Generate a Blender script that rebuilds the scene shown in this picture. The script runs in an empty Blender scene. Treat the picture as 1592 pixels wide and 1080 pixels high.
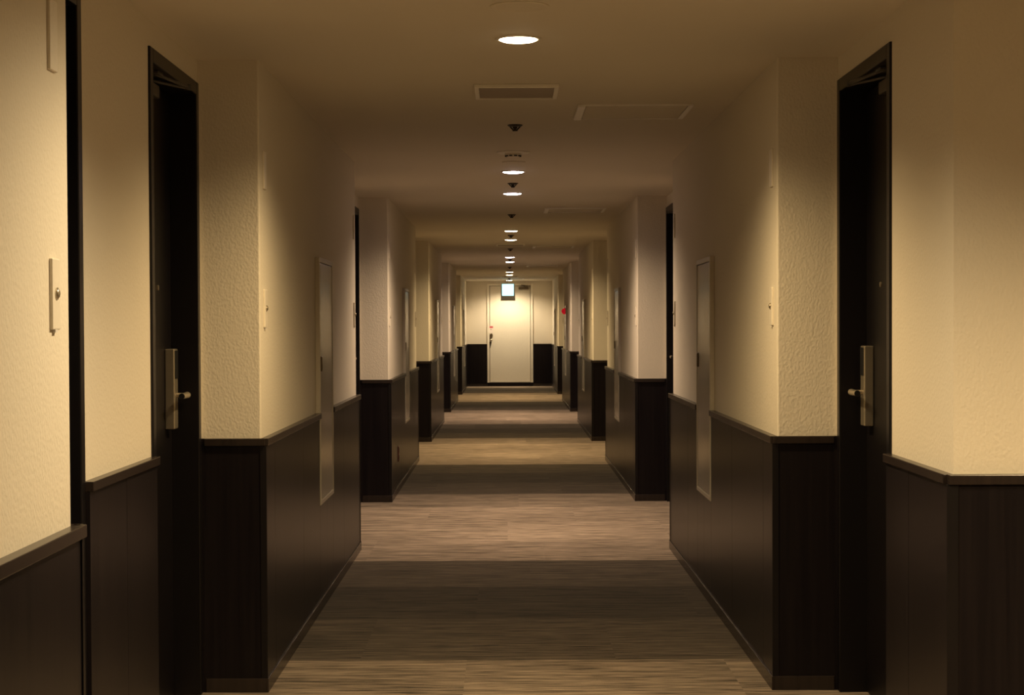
import bpy, bmesh, math, random
from mathutils import Vector, Matrix
random.seed(4)
sc = bpy.context.scene
COL = sc.collection
PI = math.pi

# ------------------------------------------------------------------ sizes
H = 2.25                  # ceiling
CX = 0.040                # centre line of the corridor
INN = {-1: 0.881, 1: 0.961}     # |x| of the projecting wall faces
OUT = {-1: 1.098, 1: 1.178}     # |x| of the recessed (door) wall faces
WT = 0.018                # wainscot thickness
P = 6.9                   # spacing of the wall blocks
BL = 4.07                 # length of one block
F0 = 6.40                 # front (wainscot face) of the first block
YEND = 38.5
RAIL = 0.906
SIDE = {-1: 'left', 1: 'right'}

# ------------------------------------------------------------------ materials
def newmat(name):
    m = bpy.data.materials.new(name); m.use_nodes = True
    nt = m.node_tree
    b = nt.nodes['Principled BSDF']
    return m, nt, b

def N(nt, typ, **kw):
    n = nt.nodes.new(typ)
    for k, v in kw.items():
        setattr(n, k, v)
    return n

def simple(name, col, rough=0.5, metal=0.0, spec=0.5, nscale=60, namt=0.06):
    m, nt, b = newmat(name)
    tc = N(nt, 'ShaderNodeTexCoord'); no = N(nt, 'ShaderNodeTexNoise')
    no.inputs['Scale'].default_value = nscale; no.inputs['Detail'].default_value = 3
    nt.links.new(tc.outputs['Object'], no.inputs['Vector'])
    mx = N(nt, 'ShaderNodeMixRGB'); mx.blend_type = 'MIX'
    mx.inputs['Color1'].default_value = (*[c * (1 - namt) for c in col], 1)
    mx.inputs['Color2'].default_value = (*[min(1, c * (1 + namt)) for c in col], 1)
    nt.links.new(no.outputs['Fac'], mx.inputs['Fac'])
    nt.links.new(mx.outputs['Color'], b.inputs['Base Color'])
    b.inputs['Roughness'].default_value = rough
    b.inputs['Metallic'].default_value = metal
    b.inputs['Specular IOR Level'].default_value = spec
    return m

def emit(name, col, strength):
    m, nt, b = newmat(name)
    b.inputs['Base Color'].default_value = (0.8, 0.8, 0.8, 1)
    b.inputs['Emission Color'].default_value = (*col, 1)
    b.inputs['Emission Strength'].default_value = strength
    return m

def wallpaper(name, col, bump=0.5, scale=70):
    m, nt, b = newmat(name)
    tc = N(nt, 'ShaderNodeTexCoord')
    mp = N(nt, 'ShaderNodeMapping'); mp.inputs['Scale'].default_value = (1, 1, 0.75)
    nt.links.new(tc.outputs['Object'], mp.inputs['Vector'])
    n1 = N(nt, 'ShaderNodeTexNoise'); n1.inputs['Scale'].default_value = scale
    n1.inputs['Detail'].default_value = 2.0; n1.inputs['Distortion'].default_value = 0.6
    nt.links.new(mp.outputs['Vector'], n1.inputs['Vector'])
    vo = N(nt, 'ShaderNodeTexVoronoi'); vo.inputs['Scale'].default_value = scale * 1.1
    vo.feature = 'SMOOTH_F1'
    nt.links.new(mp.outputs['Vector'], vo.inputs['Vector'])
    ad = N(nt, 'ShaderNodeMath', operation='ADD')
    nt.links.new(n1.outputs['Fac'], ad.inputs[0]); nt.links.new(vo.outputs['Distance'], ad.inputs[1])
    bp = N(nt, 'ShaderNodeBump'); bp.inputs['Strength'].default_value = bump
    bp.inputs['Distance'].default_value = 0.004
    nt.links.new(ad.outputs[0], bp.inputs['Height'])
    nt.links.new(bp.outputs['Normal'], b.inputs['Normal'])
    n2 = N(nt, 'ShaderNodeTexNoise'); n2.inputs['Scale'].default_value = 1.3
    nt.links.new(tc.outputs['Object'], n2.inputs['Vector'])
    mx = N(nt, 'ShaderNodeMixRGB')
    mx.inputs['Color1'].default_value = (*[c * .96 for c in col], 1)
    mx.inputs['Color2'].default_value = (*[c * 1.03 for c in col], 1)
    nt.links.new(n2.outputs['Fac'], mx.inputs['Fac'])
    nt.links.new(mx.outputs['Color'], b.inputs['Base Color'])
    b.inputs['Roughness'].default_value = 0.75
    b.inputs['Specular IOR Level'].default_value = 0.25
    return m

def darkwood(name, c1, c2, rough=0.42, spec=0.5):
    m, nt, b = newmat(name)
    tc = N(nt, 'ShaderNodeTexCoord')
    mp = N(nt, 'ShaderNodeMapping'); mp.inputs['Scale'].default_value = (55, 55, 1.2)
    nt.links.new(tc.outputs['Object'], mp.inputs['Vector'])
    n1 = N(nt, 'ShaderNodeTexNoise'); n1.inputs['Scale'].default_value = 1.0
    n1.inputs['Detail'].default_value = 5
    nt.links.new(mp.outputs['Vector'], n1.inputs['Vector'])
    cr = N(nt, 'ShaderNodeValToRGB')
    cr.color_ramp.elements[0].position = 0.3; cr.color_ramp.elements[0].color = (*c1, 1)
    cr.color_ramp.elements[1].position = 0.7; cr.color_ramp.elements[1].color = (*c2, 1)
    nt.links.new(n1.outputs['Fac'], cr.inputs['Fac'])
    nt.links.new(cr.outputs['Color'], b.inputs['Base Color'])
    bp = N(nt, 'ShaderNodeBump'); bp.inputs['Strength'].default_value = 0.08
    bp.inputs['Distance'].default_value = 0.001
    nt.links.new(n1.outputs['Fac'], bp.inputs['Height'])
    nt.links.new(bp.outputs['Normal'], b.inputs['Normal'])
    b.inputs['Roughness'].default_value = rough
    b.inputs['Specular IOR Level'].default_value = spec
    return m

def carpet():
    """rows of square tiles 0.98 m long; three dark rows lie between the lighter ones in every 6.9 m repeat"""
    m, nt, b = newmat('carpet_tiles')
    L = nt.links.new
    tc = N(nt, 'ShaderNodeTexCoord'); sx = N(nt, 'ShaderNodeSeparateXYZ')
    L(tc.outputs['Object'], sx.inputs[0])
    def math_(op, a, b_=None, c_=None):
        n = N(nt, 'ShaderNodeMath', operation=op)
        for i, v in enumerate((a, b_, c_)):
            if v is None: continue
            if isinstance(v, (int, float)): n.inputs[i].default_value = v
            else: L(v, n.inputs[i])
        return n.outputs[0]
    X, Y = sx.outputs[0], sx.outputs[1]
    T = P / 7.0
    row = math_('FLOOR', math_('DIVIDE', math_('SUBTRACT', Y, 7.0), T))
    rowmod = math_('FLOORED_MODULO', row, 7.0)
    wn0 = N(nt, 'ShaderNodeTexWhiteNoise', noise_dimensions='1D'); L(row, wn0.inputs['W'])
    colx = math_('FLOOR', math_('ADD', X, wn0.outputs['Value']))
    cv = N(nt, 'ShaderNodeCombineXYZ'); L(colx, cv.inputs[0]); L(row, cv.inputs[1])
    wn = N(nt, 'ShaderNodeTexWhiteNoise', noise_dimensions='2D'); L(cv.outputs[0], wn.inputs['Vector'])
    offx = math_('MULTIPLY', wn.outputs['Value'], 57.0)
    def streak(sx_, sy_, detail):
        c = N(nt, 'ShaderNodeCombineXYZ')
        L(math_('MULTIPLY_ADD', X, sx_, offx), c.inputs[0])
        L(math_('MULTIPLY', Y, sy_), c.inputs[1]); L(offx, c.inputs[2])
        n = N(nt, 'ShaderNodeTexNoise'); n.inputs['Scale'].default_value = 1
        n.inputs['Detail'].default_value = detail
        L(c.outputs[0], n.inputs['Vector'])
        return n.outputs['Fac']
    s1 = streak(2.6, 34, 3); s2 = streak(8, 120, 2); s3 = streak(260, 420, 1)
    v = math_('ADD', math_('MULTIPLY', math_('SUBTRACT', s1, .5), 2.4),
              math_('ADD', math_('MULTIPLY', math_('SUBTRACT', s2, .5), 2.9), math_('MULTIPLY', math_('SUBTRACT', s3, .5), .5)))
    v = math_('ADD', v, math_('MULTIPLY', math_('SUBTRACT', wn.outputs['Value'], .5), .16))
    fac = math_('ADD', 1.0, v)
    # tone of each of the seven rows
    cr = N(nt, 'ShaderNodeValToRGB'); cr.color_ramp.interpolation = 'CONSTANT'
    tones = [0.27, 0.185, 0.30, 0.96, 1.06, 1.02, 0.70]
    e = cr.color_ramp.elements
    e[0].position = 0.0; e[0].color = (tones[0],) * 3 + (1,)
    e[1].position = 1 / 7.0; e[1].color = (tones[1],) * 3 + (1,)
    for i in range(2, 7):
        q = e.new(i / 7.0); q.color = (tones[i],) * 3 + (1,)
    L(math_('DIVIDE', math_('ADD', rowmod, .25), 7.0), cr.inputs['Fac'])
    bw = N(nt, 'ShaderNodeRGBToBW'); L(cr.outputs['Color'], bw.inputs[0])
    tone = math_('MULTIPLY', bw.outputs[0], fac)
    mul = N(nt, 'ShaderNodeVectorMath', operation='SCALE')
    mul.inputs[0].default_value = (0.290, 0.229, 0.175)
    L(tone, mul.inputs['Scale'])
    L(mul.outputs[0], b.inputs['Base Color'])
    bp = N(nt, 'ShaderNodeBump'); bp.inputs['Strength'].default_value = 0.35; bp.inputs['Distance'].default_value = 0.003
    L(s3, bp.inputs['Height']); L(bp.outputs['Normal'], b.inputs['Normal'])
    b.inputs['Roughness'].default_value = 1.0
    b.inputs['Specular IOR Level'].default_value = 0.05
    b.inputs['Sheen Weight'].default_value = 0.1
    return m

M = {}
M['wall'] = wallpaper('embossed_wallpaper', (0.73, 0.67, 0.56), 0.24, 120)
M['ceil'] = wallpaper('ceiling_paper', (0.72, 0.66, 0.56), 0.08, 130)
M['wood'] = darkwood('dark_wood_veneer', (0.0075, 0.006, 0.0075), (0.0135, 0.0105, 0.0115), 0.31, 0.13)
M['rail'] = darkwood('dark_wood_rail', (0.017, 0.012, 0.011), (0.026, 0.018, 0.015), 0.27, 0.5)
M['post'] = darkwood('dark_wood_corner', (0.006, 0.005, 0.006), (0.009, 0.007, 0.008), 0.4, 0.25)
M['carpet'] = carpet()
M['doorframe'] = simple('dark_brown_painted_steel', (0.006, 0.005, 0.006), 0.34, 0.0, 0.3)
M['doorleaf'] = simple('black_brown_door_sheet', (0.005, 0.004, 0.005), 0.42, 0.0, 0.22)
M['cream'] = simple('cream_plastic', (0.78, 0.72, 0.61), 0.45)
M['panel'] = simple('cream_gloss_paint', (0.47, 0.43, 0.39), 0.22, 0.0, 0.6)
M['panelframe'] = simple('cream_painted_steel', (0.58, 0.53, 0.45), 0.3)
M['enddoor'] = simple('ivory_painted_steel', (0.82, 0.77, 0.66), 0.35)
M['champagne'] = simple('champagne_brushed_metal', (0.52, 0.46, 0.36), 0.32, 0.85)
M['blackplastic'] = simple('black_plastic', (0.012, 0.012, 0.013), 0.3)
M['bronze'] = simple('dark_bronze', (0.16, 0.12, 0.075), 0.35, 0.7)
M['grey'] = simple('grey_painted_metal', (0.72, 0.68, 0.63), 0.4)
M['grille'] = simple('grey_brown_grille', (0.38, 0.33, 0.30), 0.5)
M['closer'] = simple('dark_grey_closer_paint', (0.055, 0.048, 0.042), 0.4)
M['hatch'] = simple('pale_aluminium', (0.85, 0.82, 0.78), 0.35, 0.3)
M['dark'] = simple('dark_void_shade', (0.02, 0.016, 0.013), 0.8)
M['alu'] = simple('satin_aluminium', (0.62, 0.58, 0.52), 0.3, 0.7)
M['sprinkler'] = simple('dark_sprinkler_metal', (0.035, 0.025, 0.02), 0.4, 0.3)
M['trimwhite'] = simple('white_lamp_trim', (0.80, 0.76, 0.68), 0.4)
M['red'] = emit('lit_red_lens', (1.0, 0.012, 0.03), 0.3)
M['red'].node_tree.nodes['Principled BSDF'].inputs['Base Color'].default_value = (.6, .01, .02, 1)
M['red'].node_tree.nodes['Principled BSDF'].inputs['Roughness'].default_value = .15
M['outlet'] = simple('dark_red_brown_plastic', (0.075, 0.028, 0.02), 0.35)
M['stickerwhite'] = simple('white_sticker', (0.82, 0.74, 0.68), 0.5)
M['stickerred'] = simple('red_sticker_print', (0.55, 0.10, 0.11), 0.5)
M['stickergrey'] = simple('grey_sticker_print', (0.42, 0.36, 0.31), 0.5)
WARM = (1.0, 0.715, 0.36)
COOL = (1.0, 0.725, 0.475)
M['lens_warm'] = emit('lit_lens', (1.0, 0.80, 0.50), 26.0)
M['lens_cool'] = emit('lit_lens_neutral', (1.0, 0.86, 0.95), 30.0)
M['sign'] = emit('lit_sign_face', (0.36, 0.93, 1.0), 2.3)

# ------------------------------------------------------------------ mesh helpers
def box(bm, x0, x1, y0, y1, z0, z1, bev=0.0, seg=2):
    x0, x1 = min(x0, x1), max(x0, x1); y0, y1 = min(y0, y1), max(y0, y1); z0, z1 = min(z0, z1), max(z0, z1)
    r = bmesh.ops.create_cube(bm, size=1.0)
    vs = r['verts']
    for v in vs:
        v.co = Vector((x0 + (v.co.x + .5) * (x1 - x0), y0 + (v.co.y + .5) * (y1 - y0), z0 + (v.co.z + .5) * (z1 - z0)))
    if bev > 0:
        es = list({e for v in vs for e in v.link_edges})
        bmesh.ops.bevel(bm, geom=es, offset=bev, segments=seg, profile=0.5, affect='EDGES')

def cyl(bm, p0, p1, r0, r1=None, seg=24):
    r1 = r0 if r1 is None else r1
    p0, p1 = Vector(p0), Vector(p1)
    d = p1 - p0
    r = bmesh.ops.create_cone(bm, cap_ends=True, segments=seg, radius1=r0, radius2=r1, depth=d.length)
    q = Vector((0, 0, 1)).rotation_difference(d.normalized()).to_matrix().to_4x4()
    bmesh.ops.transform(bm, matrix=Matrix.Translation((p0 + p1) / 2) @ q, verts=r['verts'])

def sph(bm, c, r, sc_=(1, 1, 1), seg=20):
    q = bmesh.ops.create_uvsphere(bm, u_segments=seg, v_segments=seg // 2, radius=r)
    bmesh.ops.transform(bm, matrix=Matrix.Translation(Vector(c)) @ Matrix.Diagonal((*sc_, 1)), verts=q['verts'])

def lathe(bm, prof, c, seg=40):
    """prof: list of (radius, z) turned about the vertical through c"""
    rings = []
    for r, z in prof:
        rings.append([bm.verts.new((c[0] + r * math.cos(2 * PI * k / seg), c[1] + r * math.sin(2 * PI * k / seg), c[2] + z)) for k in range(seg)] if r > 1e-6
                     else [bm.verts.new((c[0], c[1], c[2] + z))])
    for a, b in zip(rings, rings[1:]):
        for k in range(seg):
            k2 = (k + 1) % seg
            if len(a) == 1 and len(b) == 1: continue
            if len(a) == 1: bm.faces.new((a[0], b[k], b[k2]))
            elif len(b) == 1: bm.faces.new((a[k], b[0], a[k2]))
            else: bm.faces.new((a[k], b[k], b[k2], a[k2]))

def obj(name, bm, mat, parent=None, smooth=False):
    bmesh.ops.recalc_face_normals(bm, faces=bm.faces[:])
    me = bpy.data.meshes.new(name); bm.to_mesh(me); bm.free()
    me.materials.append(mat)
    o = bpy.data.objects.new(name, me); COL.objects.link(o)
    if smooth:
        me.shade_smooth()
        md = o.modifiers.new('edges', 'EDGE_SPLIT'); md.split_angle = math.radians(38)
    if parent:
        o.parent = parent
        o.matrix_parent_inverse = Matrix.Translation(-parent.location)
    return o

def BM(): return bmesh.new()

def tag(o, label, cat, group=None):
    o['label'] = label; o['category'] = cat
    if group: o['group'] = group
    return o

def thing(name, loc, label=None, cat=None, group=None):
    o = bpy.data.objects.new(name, None); COL.objects.link(o)
    o.empty_display_size = 0.05
    o.location = loc
    if label: tag(o, label, cat, group)
    return o

def struct(name, bm, mat, smooth=False):
    o = obj(name, bm, mat, None, smooth); o['kind'] = 'structure'
    return o

def copy_tree(o, delta, parent=None):
    c = o.copy(); COL.objects.link(c)
    if parent is None:
        c.location = o.location + Vector(delta)
    else:
        c.parent = parent; c.matrix_parent_inverse = o.matrix_parent_inverse.copy()
    for ch in list(o.children): copy_tree(ch, delta, c)
    return c

# ------------------------------------------------------------------ shell
XR = 3.6                       # far wall of the lift lobby on the right
YB = -3.0
YLOB = 4.74                    # lobby face on the right
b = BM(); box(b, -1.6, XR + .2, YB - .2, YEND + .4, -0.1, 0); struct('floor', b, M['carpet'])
b = BM(); box(b, -1.6, XR + .2, YB - .2, YEND + .4, H, H + .1); struct('ceiling', b, M['ceil'])

blocks = []                    # (side, y0, y1) wainscot-face to wainscot-face
blocks.append((-1, YB, F0 - P + BL + 0.07))
for i in range(5):
    y0 = F0 + i * P
    y1 = y0 + BL if i < 4 else YEND
    for s in (-1, 1): blocks.append((s, y0, y1))

trim_count = [0]
def trim(bm, mat):
    trim_count[0] += 1
    return struct('trim_%d' % trim_count[0], bm, mat)

def xs(s, a): return s * a

PANEL = {-1: (1.85, 2.47), 1: (1.96, 2.57)}   # access panel along each block, from its front
PZ = (0.48, 1.62)
def boards(bm, kind, s, a, y0, y1, z0, z1, first):
    """veneer sheets with narrow joints along a side wall; a = |x| of the sheet face"""
    y = y0
    nxt = first
    while y < y1 - 1e-4:
        e = min(nxt if nxt > y + .02 else nxt + .93, y1)
        box(bm, xs(s, a), xs(s, a + WT), y + .0015, e - .0015, z0, z1)
        y = e; nxt = e + .93

def wainscot_side(s, a, y0, y1, panel=None, first=None, corner0=True, corner1=True):
    """a = |x| of the sheet face. sheets, rail, corner posts as one trim; skirting as baseboard"""
    first = y0 + .2 if first is None else first
    b_ = BM()
    if panel:
        pa, pb = panel
        boards(b_, 0, s, a, y0, pa, 0.0, .88, first)
        boards(b_, 0, s, a, pb, y1, 0.0, .88, first + .93 * math.ceil((pb - first) / .93))
        mid = (pa + pb) / 2
        box(b_, xs(s, a), xs(s, a + WT), pa + .001, mid - .001, 0, PZ[0]); box(b_, xs(s, a), xs(s, a + WT), mid + .001, pb - .001, 0, PZ[0])
    else:
        boards(b_, 0, s, a, y0, y1, 0.0, .88, first)
    trim(b_, M['wood'])
    b_ = BM()
    segs = [(y0, y1)] if not panel else [(y0, panel[0]), (panel[1], y1)]
    for p, q in segs:
        box(b_, xs(s, a - .010), xs(s, a + WT), p, q, .88, RAIL, .002)
    trim(b_, M['rail'])
    b_ = BM()
    box(b_, xs(s, a - .006), xs(s, a + .004), y0 - (.006 if corner0 else 0), y1 + (.006 if corner1 else 0), 0, .05, .0015)
    o = struct('baseboard_%s' % SIDE[s], b_, M['rail'])
    b_ = BM(); n = 0
    if corner0: box(b_, xs(s, a - .003), xs(s, a + .020), y0 - .003, y0 + .014, .05, .88, .001); n += 1
    if corner1: box(b_, xs(s, a - .003), xs(s, a + .020), y1 - .014, y1 + .003, .05, .88, .001); n += 1
    if n: trim(b_, M['post'])
    else: b_.free()

def wainscot_face(x0, x1, y, d, side='front'):
    """sheet on a wall that faces the camera (d=-1) or away from it (d=+1); y = sheet face"""
    x0, x1 = min(x0, x1), max(x0, x1)
    b_ = BM(); box(b_, x0, x1, y, y - d * WT, 0, .88); trim(b_, M['wood'])
    b_ = BM(); box(b_, x0, x1, y + d * .010, y - d * WT, .88, RAIL, .002); trim(b_, M['rail'])
    b_ = BM(); box(b_, x0, x1, y + d * .006, y - d * .004, 0, .05, .0015); struct('baseboard_%s' % side, b_, M['rail'])

THK = 0.35
for (s, y0, y1) in blocks:
    first_blk = y0 == YB
    last = y1 == YEND
    wy0 = y0 + (0 if first_blk else WT); wy1 = y1 - (0 if last else WT)
    b = BM(); box(b, xs(s, INN[s]), xs(s, OUT[s] + THK), wy0, wy1, 0, H)
    ves = [e for e in b.edges if abs(e.verts[0].co.x - xs(s, INN[s])) < 1e-4 and abs(e.verts[1].co.x - xs(s, INN[s])) < 1e-4 and abs(e.verts[0].co.z - e.verts[1].co.z) > 1]
    bmesh.ops.bevel(b, geom=ves, offset=.006, segments=3, profile=.5, affect='EDGES')
    struct('wall_%s' % SIDE[s], b, M['wall'])
    panel = None if first_blk else (y0 + PANEL[s][0], y0 + PANEL[s][1])
    wainscot_side(s, INN[s] - WT, y0, y1, panel, (y0 + .25), not first_blk, not last)
    if not first_blk:
        wainscot_face(xs(s, INN[s] - WT), xs(s, OUT[s] - WT), y0, -1, 'front')
    if not last:
        wainscot_face(xs(s, INN[s] - WT), xs(s, OUT[s] - WT), y1, +1, 'back')

# recessed stretches: wall between the doors, wall above them
DH = 2.166
def recess(s, ya, yb, doors):
    """ya..yb between block faces; doors = list of (y0, y1) openings"""
    cur = ya; b_ = BM()
    segs = []
    for p, q in doors:
        if p - cur > .01: segs.append((cur, p))
        box(b_, xs(s, OUT[s]), xs(s, OUT[s] + THK), p, q, DH, H)
        box(b_, xs(s, OUT[s] + .14), xs(s, OUT[s] + THK), p, q, 0, DH)
        cur = q
    if yb - cur > .01: segs.append((cur, yb))
    for p, q in segs: box(b_, xs(s, OUT[s]), xs(s, OUT[s] + THK), p, q, 0, H)
    struct('wall_%s' % SIDE[s], b_, M['wall'])
    for p, q in segs:
        if q - p > .15: wainscot_side(s, OUT[s] - WT, p, q, None, p + .45, False, False)
        else:
            b2 = BM(); box(b2, xs(s, OUT[s] - WT), xs(s, OUT[s]), p, q, 0, RAIL); trim(b2, M['wood'])

doors = []                     # (side, y0, y1, leaf hinge end: -1 near, +1 far, text)
y1b0 = F0 - P + BL + 0.07
recess(-1, y1b0, F0 + WT, [(3.76, 4.64), (5.535, F0 - .002)])
doors += [(-1, 3.76, 4.64, 1), (-1, 5.535, F0 - .002, -1)]
recess(1, YLOB + WT, F0 + WT, [(5.52, F0 - .002)])
doors += [(1, 5.52, F0 - .002, -1)]
for i in range(4):
    ya = F0 + i * P + BL; yb = F0 + (i + 1) * P
    for s in (-1, 1):
        dd = [(ya + .10, ya + .97), (yb - .87, yb - .002)]
        recess(s, ya - WT, yb + WT, dd)
        doors += [(s, dd[0][0], dd[0][1], 1), (s, dd[1][0], dd[1][1], -1)]
# lobby: wall that faces the camera, its far side and the wall behind the camera
b = BM(); box(b, OUT[1] + THK, XR, YLOB + WT, YLOB + .3, 0, H); struct('wall_lobby', b, M['wall'])
wainscot_face(OUT[1] - WT, XR, YLOB, -1, 'lobby')
b = BM(); box(b, OUT[1] - WT - .003, OUT[1] - WT + .026, YLOB - .003, YLOB + .012, .05, .88, .001); trim(b, M['post'])
b = BM(); box(b, XR, XR + .2, YB, YLOB + .3, 0, H); struct('wall_right', b, M['wall'])
b = BM(); box(b, -1.45, XR, YB - .2, YB, 0, H); struct('wall_back', b, M['wall'])
wainscot_face(-INN[-1] + WT, XR, YB + WT, 1, 'back')

# ------------------------------------------------------------------ guest room doors
def room_door(n, s, y0, y1, hinge):
    W = OUT[s]
    def X(u): return s * (W - u)          # u: towards the corridor
    def yl(t): return (y0 + t) if hinge < 0 else (y1 - t)   # t from the hinge side
    wd = y1 - y0
    r = thing('door_%d' % n, (X(0), (y0 + y1) / 2, 0)); r['kind'] = 'structure'
    b_ = BM(); fw = .045
    box(b_, X(.008), X(-.135), y0, y0 + fw, 0, DH, .003); box(b_, X(.008), X(-.135), y1 - fw, y1, 0, DH, .003)
    box(b_, X(.008), X(-.135), y0 + fw, y1 - fw, DH - .045, DH, .003)
    obj('door_frame', b_, M['doorframe'], r)
    b_ = BM(); box(b_, X(-.088), X(-.128), y0 + fw + .003, y1 - fw - .003, .006, DH - .049, .002)
    obj('door_leaf', b_, M['doorleaf'], r)
    b_ = BM(); cyl(b_, (X(-.089), yl(wd * .66), 1.437), (X(-.083), yl(wd * .66), 1.437), .009)
    obj('peephole', b_, M['champagne'], r, True)
    # electronic lock
    b_ = BM(); t0 = wd - .174
    box(b_, X(-.088), X(-.054), yl(t0), yl(t0 + .066), .95, 1.228, .004)
    lk = obj('lock_body', b_, M['champagne'], r)
    b_ = BM(); box(b_, X(-.0545), X(-.0515), yl(t0 + .006), yl(t0 + .060), 1.125, 1.222, .001)
    obj('card_reader', b_, M['blackplastic'], lk)
    b_ = BM()
    yc = yl(t0 + .033)
    cyl(b_, (X(-.055), yc, 1.067), (X(-.022), yc, 1.067), .008)
    cyl(b_, (X(-.018), yl(t0 + .043), 1.067), (X(-.014), yl(t0 - .085), 1.067), .0115, .0095)
    sph(b_, (X(-.018), yl(t0 + .043), 1.067), .0115)
    obj('door_lever', b_, M['champagne'], lk, True)
    b_ = BM(); cyl(b_, (X(-.014), yl(t0 - .085), 1.067), (X(-.014), yl(t0 - .088), 1.067), .0105, .0095)  # black disc puts the shade of the unlit lever end into colour
    obj('lever_end_shade', b_, M['blackplastic'], lk, True)
    # closer
    b_ = BM(); box(b_, X(-.088), X(-.040), yl(.16), yl(.395), 2.052, 2.094, .004)
    cyl(b_, (X(-.062), yl(.31), 2.09), (X(-.062), yl(.31), 2.108), .012)
    cb = obj('door_closer', b_, M['closer'], r)
    b_ = BM()
    for p, q, w in (((-.062, .31, 2.104), (.018, .585, 2.112), .006), ((.018, .585, 2.116), (-.03, .26, 2.118), .007)):
        cyl(b_, (X(p[0]), yl(p[1]), p[2]), (X(q[0]), yl(q[1]), q[2]), w, seg=12)
    cyl(b_, (X(.018), yl(.585), 2.104), (X(.018), yl(.585), 2.124), .011)
    box(b_, X(-.045), X(-.01), yl(.22), yl(.30), 2.112, 2.1215, .002)
    obj('closer_arm', b_, M['closer'], cb, True)
    return r
for i, d in enumerate(doors): room_door(i + 1, *d)

# ------------------------------------------------------------------ far end wall and stair door
EX0, EX1, EZ = -.435, .545, 2.19
b = BM()
box(b, -INN[-1], EX0, YEND, YEND + .3, 0, H); box(b, EX1, INN[1], YEND, YEND + .3, 0, H)
box(b, EX0, EX1, YEND, YEND + .3, EZ, H); box(b, EX0, EX1, YEND + .13, YEND + .3, 0, EZ)
struct('wall_end', b, M['wall'])
wainscot_face(-INN[-1] + WT, EX0 - .001, YEND - WT, -1, 'end')
wainscot_face(EX1 + .001, INN[1] - WT, YEND - WT, -1, 'end')
b = BM(); box(b, EX0, EX1, YEND - WT - .004, YEND + .13, 0, .078, .002); trim(b, M['wood'])
nd = len(doors) + 1
r = thing('door_%d' % nd, ((EX0 + EX1) / 2, YEND, .078)); r['kind'] = 'structure'
b = BM(); fw = .05
box(b, EX0, EX0 + fw, YEND - .025, YEND + .12, .079, EZ, .004); box(b, EX1 - fw, EX1, YEND - .025, YEND + .12, .079, EZ, .004)
box(b, EX0 + fw, EX1 - fw, YEND - .025, YEND + .12, EZ - .04, EZ, .004)
obj('door_frame', b, M['enddoor'], r)
b = BM(); box(b, EX0 + fw + .010, EX1 - fw - .010, YEND + .012, YEND + .055, .095, EZ - .052, .003)
obj('door_leaf', b, M['enddoor'], r)
b = BM(); box(b, EX0 + fw, EX1 - fw, YEND - .01, YEND + .06, .079, .094, .003)
obj('threshold', b, M['alu'], r)
yd = YEND + .012
b = BM(); cyl(b, (0, yd, 0), (0, yd - .012, 0), .045, .040, 28)
bmesh.ops.transform(b, matrix=Matrix.Translation((-.355, 0, 1.065)) @ Matrix.Rotation(math.radians(14), 4, 'Y') @ Matrix.Diagonal((.85, 1, 1.5, 1)), verts=b.verts)
pl = obj('lock_plate', b, M['bronze'], r, True)
b = BM(); cyl(b, (-.350, yd, .985), (-.350, yd - .05, .985), .018); sph(b, (-.350, yd - .06, .985), .027, (1, .7, 1))
obj('door_knob', b, M['champagne'], pl, True)
b = BM(); box(b, -.022, .022, yd - .02, yd, -.075, .075, .018, 4)  # tilted bronze plate below the knob
bmesh.ops.transform(b, matrix=Matrix.Translation((-.378, 0, .885)) @ Matrix.Rotation(math.radians(14), 4, 'Y'), verts=b.verts)
obj('lower_plate', b, M['bronze'], pl, True)
b = BM(); box(b, .24, .455, yd - .06, yd, 2.065, 2.115, .006)
cb = obj('door_closer', b, M['bronze'], r)
b = BM(); cyl(b, (.37, yd - .03, 2.115), (.37, yd - .03, 2.135), .014); cyl(b, (.37, yd - .03, 2.13), (.46, yd - .13, 2.135), .009); cyl(b, (.46, yd - .13, 2.14), (.30, YEND - .025, 2.16), .009)
sph(b, (.46, yd - .13, 2.137), .013)
obj('closer_arm', b, M['bronze'], cb, True)
# sticker above the lock
st = thing('sticker', (-.355, yd, 1.215), 'small white sticker with a red band on the ivory end door above its lock', 'sticker')
b = BM(); box(b, -.405, -.305, yd - .0012, yd, 1.140, 1.292); obj('backing', b, M['stickerwhite'], st)
b = BM(); box(b, -.400, -.310, yd - .0018, yd - .0012, 1.245, 1.285); obj('red_band', b, M['stickerred'], st)
b = BM(); box(b, -.374, -.336, yd - .0018, yd - .0012, 1.205, 1.222)
obj('print', b, M['stickergrey'], st)

# ------------------------------------------------------------------ ceiling lights
ORD = ['first', 'second', 'third', 'fourth', 'fifth', 'sixth', 'seventh', 'eighth', 'ninth', 'tenth', 'eleventh', 'twelfth']
lamp_y = [3.9, 5.96, 11.1, 12.92, 18.05, 19.9, 25.0, 26.85, 31.95, 33.8, 37.85]
lamp_lab = {
    3.9: 'round downlight just outside the top edge of the view',
    5.96: 'large round lit ceiling downlight at the top of the view, before the air grille',
    11.1: 'lit round downlight just beyond the smoke detector, before the greyish ceiling band',
    12.92: 'lit round downlight just beyond the sprinkler in the greyish ceiling band',
    18.05: 'upper of the two close lit downlights beyond the third sprinkler from the front',
    19.9: 'lit round downlight right in front of the pale far ceiling grille',
    25.0: 'lit round downlight beyond the second ceiling grille and the fifth sprinkler from the front',
    26.85: 'lit round downlight just beyond the sixth sprinkler, before the far small ceiling cover',
    31.95: 'lit round downlight beyond the distant smoke detector ring',
    33.8: 'lit round downlight just before the farthest ceiling grille',
    37.85: 'last lit downlight, close to the end door and partly behind the exit sign stem',
}
cool = {11.1, 12.92, 25.0, 26.85}
LAMPW = 190.0
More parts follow.
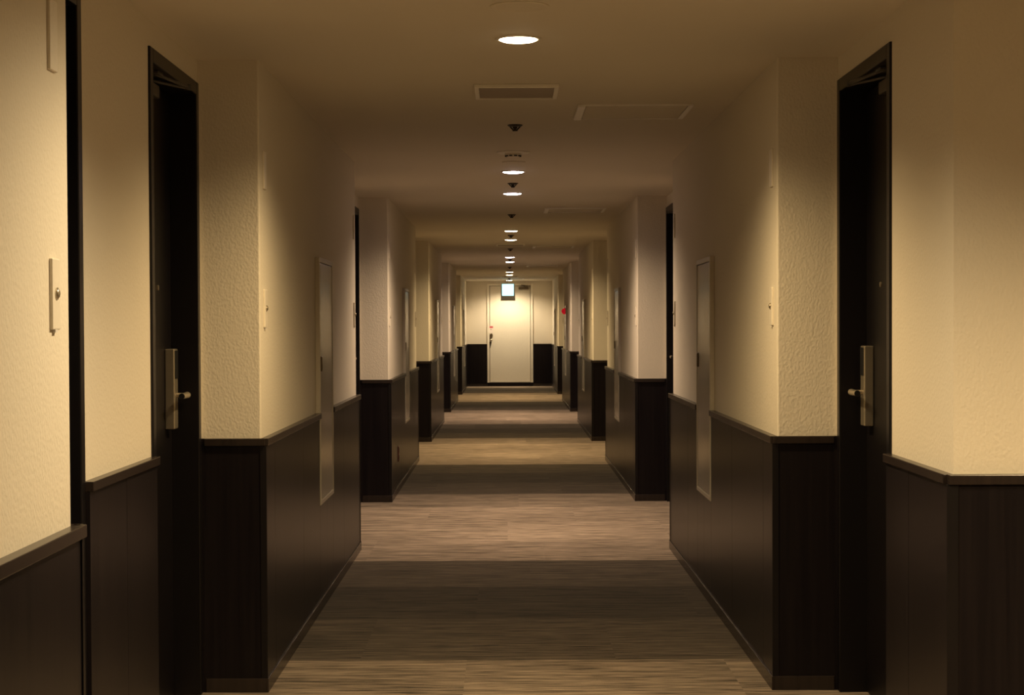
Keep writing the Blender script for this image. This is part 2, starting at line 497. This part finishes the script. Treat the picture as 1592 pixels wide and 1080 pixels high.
def downlight(y, x=CX, label=None, cl=False, k=1.0, col=None):
    r = thing('ceiling_light', (x, y, H), label, 'ceiling light', 'downlights along the corridor ceiling')
    b_ = BM(); lathe(b_, [(.063, 0), (.063, -.005), (.068, -.006), (.074, -.004), (.076, 0)], (x, y, H), 48)
    obj('trim_ring', b_, M['trimwhite'], r, True)
    b_ = BM(); lathe(b_, [(.0628, -.0005), (.0625, -.006), (.054, -.0095), (.035, -.0115), (0, -.012)], (x, y, H), 48)
    obj('lens', b_, M['lens_cool' if cl else 'lens_warm'], r, True)
    ld = bpy.data.lights.new('downlight_beam', 'SPOT')
    ld.energy = LAMPW * k; ld.color = col or (COOL if cl else WARM)
    ld.spot_size = math.radians(151); ld.spot_blend = 0.68; ld.shadow_soft_size = .05
    lo = bpy.data.objects.new('downlight_beam', ld); COL.objects.link(lo)
    lo.location = (x, y, H - .016)
    lo.parent = r; lo.matrix_parent_inverse = Matrix.Translation(-r.location)
    return r
for y in lamp_y: downlight(y, CX, lamp_lab[y], y in cool, {37.85: .88, 3.9: 1.1}.get(y, 1.0), {3.9: (1.0, .77, .45), 37.85: (1.0, .79, .52)}.get(y))
downlight(3.0, 2.0, 'round downlight in the side lobby at the right, outside the view', k=1.8)
downlight(-.9, CX, 'round downlight in the corridor behind the viewpoint, outside the view')

# ------------------------------------------------------------------ sprinklers
spr_y = [8.53, 12.02, 15.42, 18.9, 22.3, 25.8, 29.3, 32.9, 36.4]
spr_lab = ['small dark pendant sprinkler head between the near air grille and the smoke detector',
           'small grey-brown sprinkler head between the two lit downlights of the greyish ceiling band',
           'small dark sprinkler head left of the second ceiling hatch, third from the front',
           'small dark sprinkler head between a close pair of lit downlights, fourth from the front',
           'small dark sprinkler head just beyond the pale second air grille, fifth from the front',
           'small dark sprinkler head in the second greyish ceiling band, sixth from the front',
           'small dark sprinkler head just before the distant smoke detector ring, seventh from the front',
           'tiny dark sprinkler head before the downlight near the farthest grille, eighth from the front',
           'farthest tiny dark sprinkler head, just above the lit exit sign']
def sprinkler(y):
    r = thing('sprinkler', (CX, y, H))
    b_ = BM(); lathe(b_, [(0.036, 0), (.036, -.003), (.031, -.007), (.013, -.009), (0, -.009)], (CX, y, H), 28); obj('escutcheon', b_, M['sprinkler'], r, True)
    b_ = BM(); lathe(b_, [(0.011, -.008), (.011, -.016), (.007, -.019), (.007, -.026), (0, -.026)], (CX, y, H), 20)
    for q in (-1, 1):
        cyl(b_, (CX + q * .024, y, H - .008), (CX + q * .006, y, H - .027), .0035, seg=10)
    obj('frame', b_, M['sprinkler'], r, True)
    b_ = BM(); lathe(b_, [(0, -.026), (.012, -.0265), (.013, -.0295), (0, -.030)], (CX, y, H), 24); obj('deflector', b_, M['sprinkler'], r, True)
    return r
sp0 = sprinkler(spr_y[0])
for i, y in enumerate(spr_y):
    o = sp0 if i == 0 else copy_tree(sp0, (0, y - spr_y[0], 0))
    tag(o, spr_lab[i], 'sprinkler', 'sprinkler heads along the corridor ceiling')

# ------------------------------------------------------------------ smoke detectors, round covers
def detector(y, label):
    r = thing('smoke_detector', (CX - .005, y, H), label, 'smoke detector', 'smoke detectors on the corridor ceiling')
    c = (CX - .005, y, H)
    b_ = BM(); lathe(b_, [(.092, 0), (.092, -.004), (.084, -.008), (.05, -.010), (0, -.010)], c, 44); obj('mounting_plate', b_, M['trimwhite'], r, True)
    b_ = BM(); lathe(b_, [(.046, -.009), (.046, -.018), (.034, -.027), (.020, -.030), (0, -.030)], c, 36); hd = obj('sensor_head', b_, M['cream'], r, True)
    b_ = BM()
    for k in range(10):
        a = 2 * PI * k / 10
        m = Matrix.Translation((c[0], c[1], c[2] - .0225)) @ Matrix.Rotation(a, 4, 'Z')
        q = bmesh.ops.create_cube(b_, size=1)
        bmesh.ops.transform(b_, matrix=m @ Matrix.Translation((.041, 0, 0)) @ Matrix.Diagonal((.008, .017, .006, 1)), verts=q['verts'])
    obj('slots', b_, M['dark'], hd)  # dark blocks painted in place of shaded slot openings
detector(9.86, 'round cream smoke detector on the ceiling before the first greyish band')
detector(30.7, 'distant round smoke detector on the ceiling beyond the seventh sprinkler')
def cover(y, rad, label):
    b_ = BM(); lathe(b_, [(rad, 0), (rad, -.003), (rad - .004, -.005), (rad - .012, -.005), (rad - .014, -.0035), (0, -.0035)], (CX, y, H), 48)
    o = obj('ceiling_cover', b_, M['ceil'], None, True)
    tag(o, label, 'ceiling cover', 'round blank covers on the ceiling')
cover(5.36, .088, 'faint flat round ceiling cover at the very top, in front of the large downlight')
cover(10.46, .068, 'flat round ceiling cover between the smoke detector and the next lit downlight')
cover(28.0, .058, 'small distant round ceiling cover before the seventh sprinkler')

# ------------------------------------------------------------------ air grilles and ceiling hatches
def grille(y0, label):
    x0, x1, y1 = CX - .167, CX + .167, y0 + .38
    r = thing('air_grille', (CX, y0 + .19, H), label, 'air grille', 'rectangular air grilles in the ceiling')
    b_ = BM(); f = .018; t = .013
    box(b_, x0, x1, y0, y0 + f, H - t, H, .002); box(b_, x0, x1, y1 - f, y1, H - t, H, .002)
    box(b_, x0, x0 + f, y0 + f, y1 - f, H - t, H, .002); box(b_, x1 - f, x1, y0 + f, y1 - f, H - t, H, .002)
    obj('grille_frame', b_, M['trimwhite'], r)
    b_ = BM()
    n = 22
    for k in range(n):
        yy = y0 + f + (k + .5) * (.38 - 2 * f) / n
        q = bmesh.ops.create_cube(b_, size=1)
        bmesh.ops.transform(b_, matrix=Matrix.Translation((CX, yy, H - .005)) @ Matrix.Rotation(math.radians(-28), 4, 'X') @ Matrix.Diagonal((.334 - 2 * f, .014, .0012, 1)), verts=q['verts'])
    obj('louvres', b_, M['grille'], r)
    b_ = BM(); box(b_, x0 + f, x1 - f, y0 + f, y1 - f, H - .001, H); obj('duct_shade_sheet', b_, M['dark'], r)  # thin dark sheet stands in for the shade inside the duct
grille(7.09, 'wide rectangular grey air grille in the ceiling just beyond the large downlight')
grille(20.95, 'pale rectangular air grille seen edge-on midway along the ceiling')
grille(34.8, 'farthest rectangular air grille, tinted blue by the exit sign')
def hatch(y0):
    x0, x1, y1 = .318, .805, y0 + .51
    r = thing('ceiling_hatch', ((x0 + x1) / 2, y0 + .255, H))
    b_ = BM(); f = .022; t = .007
    box(b_, x0, x0 + f, y0, y1, H - t, H, .001); box(b_, x1 - f, x1, y0, y1, H - t, H, .001); box(b_, x0 - .012, x0 + f, y0 + .004, y1 - .004, H - .011, H, .002)
    box(b_, x0 + f, x1 - f, y0, y0 + .006, H - t, H); box(b_, x0 + f, x1 - f, y1 - .006, y1, H - t, H)
    obj('hatch_frame', b_, M['hatch'], r)
    b_ = BM(); box(b_, x0 + f + .004, x1 - f - .004, y0 + .010, y1 - .010, H - .0035, H, .001); obj('hatch_panel', b_, M['ceil'], r)
    return r
hy = [7.75, 14.6, 21.55, 28.5, 36.2]
hl = ['square ceiling hatch with thin aluminium frame, nearest one, right of the air grille',
      'ceiling hatch with bright frame edges beyond the first greyish band, second from the front',
      'ceiling hatch right of the pale second air grille, third from the front',
      'small distant ceiling hatch just beyond the second greyish band, fourth from the front',
      'farthest ceiling hatch, right above the end door']
h0 = hatch(hy[0])
for i, y in enumerate(hy):
    o = h0 if i == 0 else copy_tree(h0, (0, y - hy[0], 0))
    tag(o, hl[i], 'ceiling hatch', 'ceiling hatches on the right of the ceiling')

# ------------------------------------------------------------------ wall plates beside the doors
def plates(s, yc, where):
    a = INN[s]
    def X(u): return s * (a - u)
    b_ = BM(); box(b_, X(-.002), X(.007), yc - .029, yc + .029, 1.80, 1.937, .0025)
    o = obj('number_plate', b_, M['cream']); tag(o, 'blank cream plate, upper of two ' + where, 'wall plate', 'upper cream plates at the wall block ends')
    r = thing('doorbell', (X(0), yc, 1.37), 'cream doorbell plate, lower of two ' + where, 'doorbell', 'doorbell plates at the wall block ends')
    b_ = BM(); box(b_, X(-.002), X(.007), yc - .029, yc + .029, 1.30, 1.438, .0025); obj('plate', b_, M['cream'], r)
    b_ = BM(); cyl(b_, (X(.006), yc, 1.37), (X(.009), yc, 1.37), .012); sph(b_, (X(.009), yc, 1.37), .0095, (.5, 1, 1)); obj('button', b_, M['champagne'], r, True)
    b_ = BM(); box(b_, X(0.000), X(.0065), yc - .010, yc + .010, 1.2945, 1.3005); obj('bottom_cap', b_, M['grey'], r)
plates(-1, 3.495, 'on the brightly lit nearest wall at far left')
NTH = ['first', 'second', 'third', 'fourth', 'last']
for i in range(5):
    for s in (-1, 1):
        y0 = F0 + i * P
        plates(s, y0 + .135, 'at the near edge of the %s projecting %s wall' % (NTH[i], SIDE[s]))
        if i < 4: plates(s, y0 + BL - .135, 'at the far edge of the %s projecting %s wall' % (NTH[i], SIDE[s]))

# ------------------------------------------------------------------ access panels
def access_panel(s, y0, y1, label, handle_far):
    a = INN[s]
    def X(u): return s * (a - u)
    r = thing('access_panel', (X(0), (y0 + y1) / 2, PZ[0]), label, 'access panel', 'tall cream access panels set in the corridor walls')
    z0, z1 = PZ; f = .022; b_ = BM()
    e = .001
    box(b_, X(0), X(.022), y0 + e, y0 + f, z0 + e, z1, .003); box(b_, X(0), X(.022), y1 - f, y1 - e, z0 + e, z1, .003)
    box(b_, X(0), X(.022), y0 + f, y1 - f, z1 - f, z1, .003); box(b_, X(0), X(.022), y0 + f, y1 - f, z0 + e, z0 + f, .003)
    obj('panel_frame', b_, M['panelframe'], r)
    b_ = BM(); box(b_, X(0), X(.0185), y0 + f + .003, y1 - f - .003, z0 + f + .003, z1 - f - .003, .002)
    pd = obj('panel_door', b_, M['panel'], r)
    yh = (y1 - f - .045) if handle_far else (y0 + f + .045)
    b_ = BM(); box(b_, X(.017), X(.027), yh - .017, yh + .017, 1.095, 1.165, .006, 3); obj('latch', b_, M['bronze'], pd)
for i in range(5):
    for s in (-1, 1):
        if i == 3 and s == 1: continue
        y0 = F0 + i * P
        access_panel(s, y0 + PANEL[s][0], y0 + PANEL[s][1], 'tall narrow cream access panel in the %s projecting %s wall' % (NTH[i], SIDE[s]), s > 0)

# fire hydrant cabinet in the fourth right-hand block
s = 1; y0 = F0 + 3 * P + PANEL[1][0]; y1 = F0 + 3 * P + PANEL[1][1]; a = INN[1]
r = thing('fire_cabinet', (a, (y0 + y1) / 2, PZ[0]), 'cream fire hydrant cabinet with red alarm lamp in the fourth projecting right wall', 'fire cabinet')
b = BM(); f = .028
box(b, a, a - .022, y0 + .001, y0 + f, PZ[0] + .001, PZ[1], .003); box(b, a, a - .022, y1 - f, y1 - .001, PZ[0] + .001, PZ[1], .003)
for z in ((PZ[1] - .04, PZ[1]), (1.465, 1.49), (1.295, 1.315), (PZ[0] + .001, PZ[0] + f)):
    box(b, a, a - .022, y0 + f, y1 - f, z[0], z[1], .003)
obj('cabinet_frame', b, M['panelframe'], r)
b = BM(); box(b, a, a - .0185, y0 + f, y1 - f, PZ[0] + f, 1.295, .002); cd = obj('cabinet_door', b, M['panel'], r)
b = BM(); box(b, a - .017, a - .026, y1 - f - .06, y1 - f - .03, 1.06, 1.13, .005); obj('latch', b, M['bronze'], cd)
b = BM(); box(b, a, a - .020, y0 + f, y1 - f, 1.49, PZ[1] - .04, .002); lp = obj('lamp_plate', b, M['blackplastic'], r)
b = BM(); sph(b, (a - .022, (y0 + y1) / 2, 1.527), .052, (1.15, 1, 1), 28); obj('alarm_lamp', b, M['red'], lp, True)
b = BM(); box(b, a, a - .020, y0 + f, y1 - f, 1.315, 1.465, .002); obj('bell_plate', b, M['blackplastic'], r)

# socket low on the second left block
r = thing('wall_socket', (-INN[-1] + WT, 14.12, .30), 'small dark red-brown power socket low on the second projecting left wall', 'socket')
xw = -(INN[-1] - WT)
b = BM(); box(b, xw, xw + .008, 14.085, 14.155, .24, .36, .002); obj('cover_plate', b, M['outlet'], r)
b = BM()
for zz in (.272, .328): box(b, xw + .0078, xw + .0105, 14.098, 14.142, zz - .02, zz + .02, .001)
obj('outlet', b, M['blackplastic'], r)

# ------------------------------------------------------------------ exit sign
SY = 37.3; SXc = .012
r = thing('exit_sign', (SXc, SY, H), 'square lit white exit sign in a grey case hanging before the end door', 'exit sign')
b = BM()
box(b, SXc - .148, SXc + .148, SY - .028, SY + .028, 1.81, 1.915, .004)
box(b, SXc - .148, SXc - .119, SY - .028, SY + .028, 1.915, 2.165, .003); box(b, SXc + .119, SXc + .148, SY - .028, SY + .028, 1.915, 2.165, .003)
box(b, SXc - .119, SXc + .119, SY - .028, SY + .028, 2.155, 2.165); box(b, SXc - .119, SXc + .119, SY - .016, SY + .028, 1.915, 2.155)
obj('case', b, M['grey'], r)
b = BM(); box(b, SXc - .1185, SXc + .1185, SY - .030, SY - .016, 1.9155, 2.1545, .002); obj('lit_face', b, M['sign'], r)
b = BM(); cyl(b, (SXc, SY, 2.165), (SXc, SY, H - .008), .010); lathe(b, [(.035, 0), (.035, -.006), (.012, -.012), (0, -.012)], (SXc, SY, H)); obj('stem', b, M['grey'], r, True)

# ------------------------------------------------------------------ camera
cam = bpy.data.cameras.new('camera'); co = bpy.data.objects.new('camera', cam); COL.objects.link(co)
FPX = 2800.0
cam.sensor_width = 36.0; cam.sensor_fit = 'HORIZONTAL'; cam.lens = 36.0 * FPX / 1592
PITCH = 0.022; ROLL = 0.0045
VX, VY = 789.0, 505.3
co.location = (0, 0, 1.305)
co.rotation_mode = 'QUATERNION'
rot = Matrix.Rotation(PI / 2 - PITCH, 3, 'X') @ Matrix.Rotation(-ROLL, 3, 'Z')
co.rotation_quaternion = rot.to_quaternion()
# where the corridor direction (0,1,0) lands before the lens shift
v = rot.transposed() @ Vector((0, 1, 0))
px = 796 + FPX * v.x / -v.z; py = 540 - FPX * v.y / -v.z
cam.shift_x = (px - VX) / 1592; cam.shift_y = -(py - VY) / 1592
cam.clip_start = 0.05; cam.clip_end = 100
sc.camera = co

# ------------------------------------------------------------------ world and view
w = bpy.data.worlds.new('world'); sc.world = w; w.use_nodes = True
w.node_tree.nodes['Background'].inputs['Color'].default_value = (0, 0, 0, 1)
vs = sc.view_settings
vs.view_transform = 'Standard'; vs.look = 'None'; vs.gamma = 1.0; vs.use_curve_mapping = False
vs.exposure = 0.0
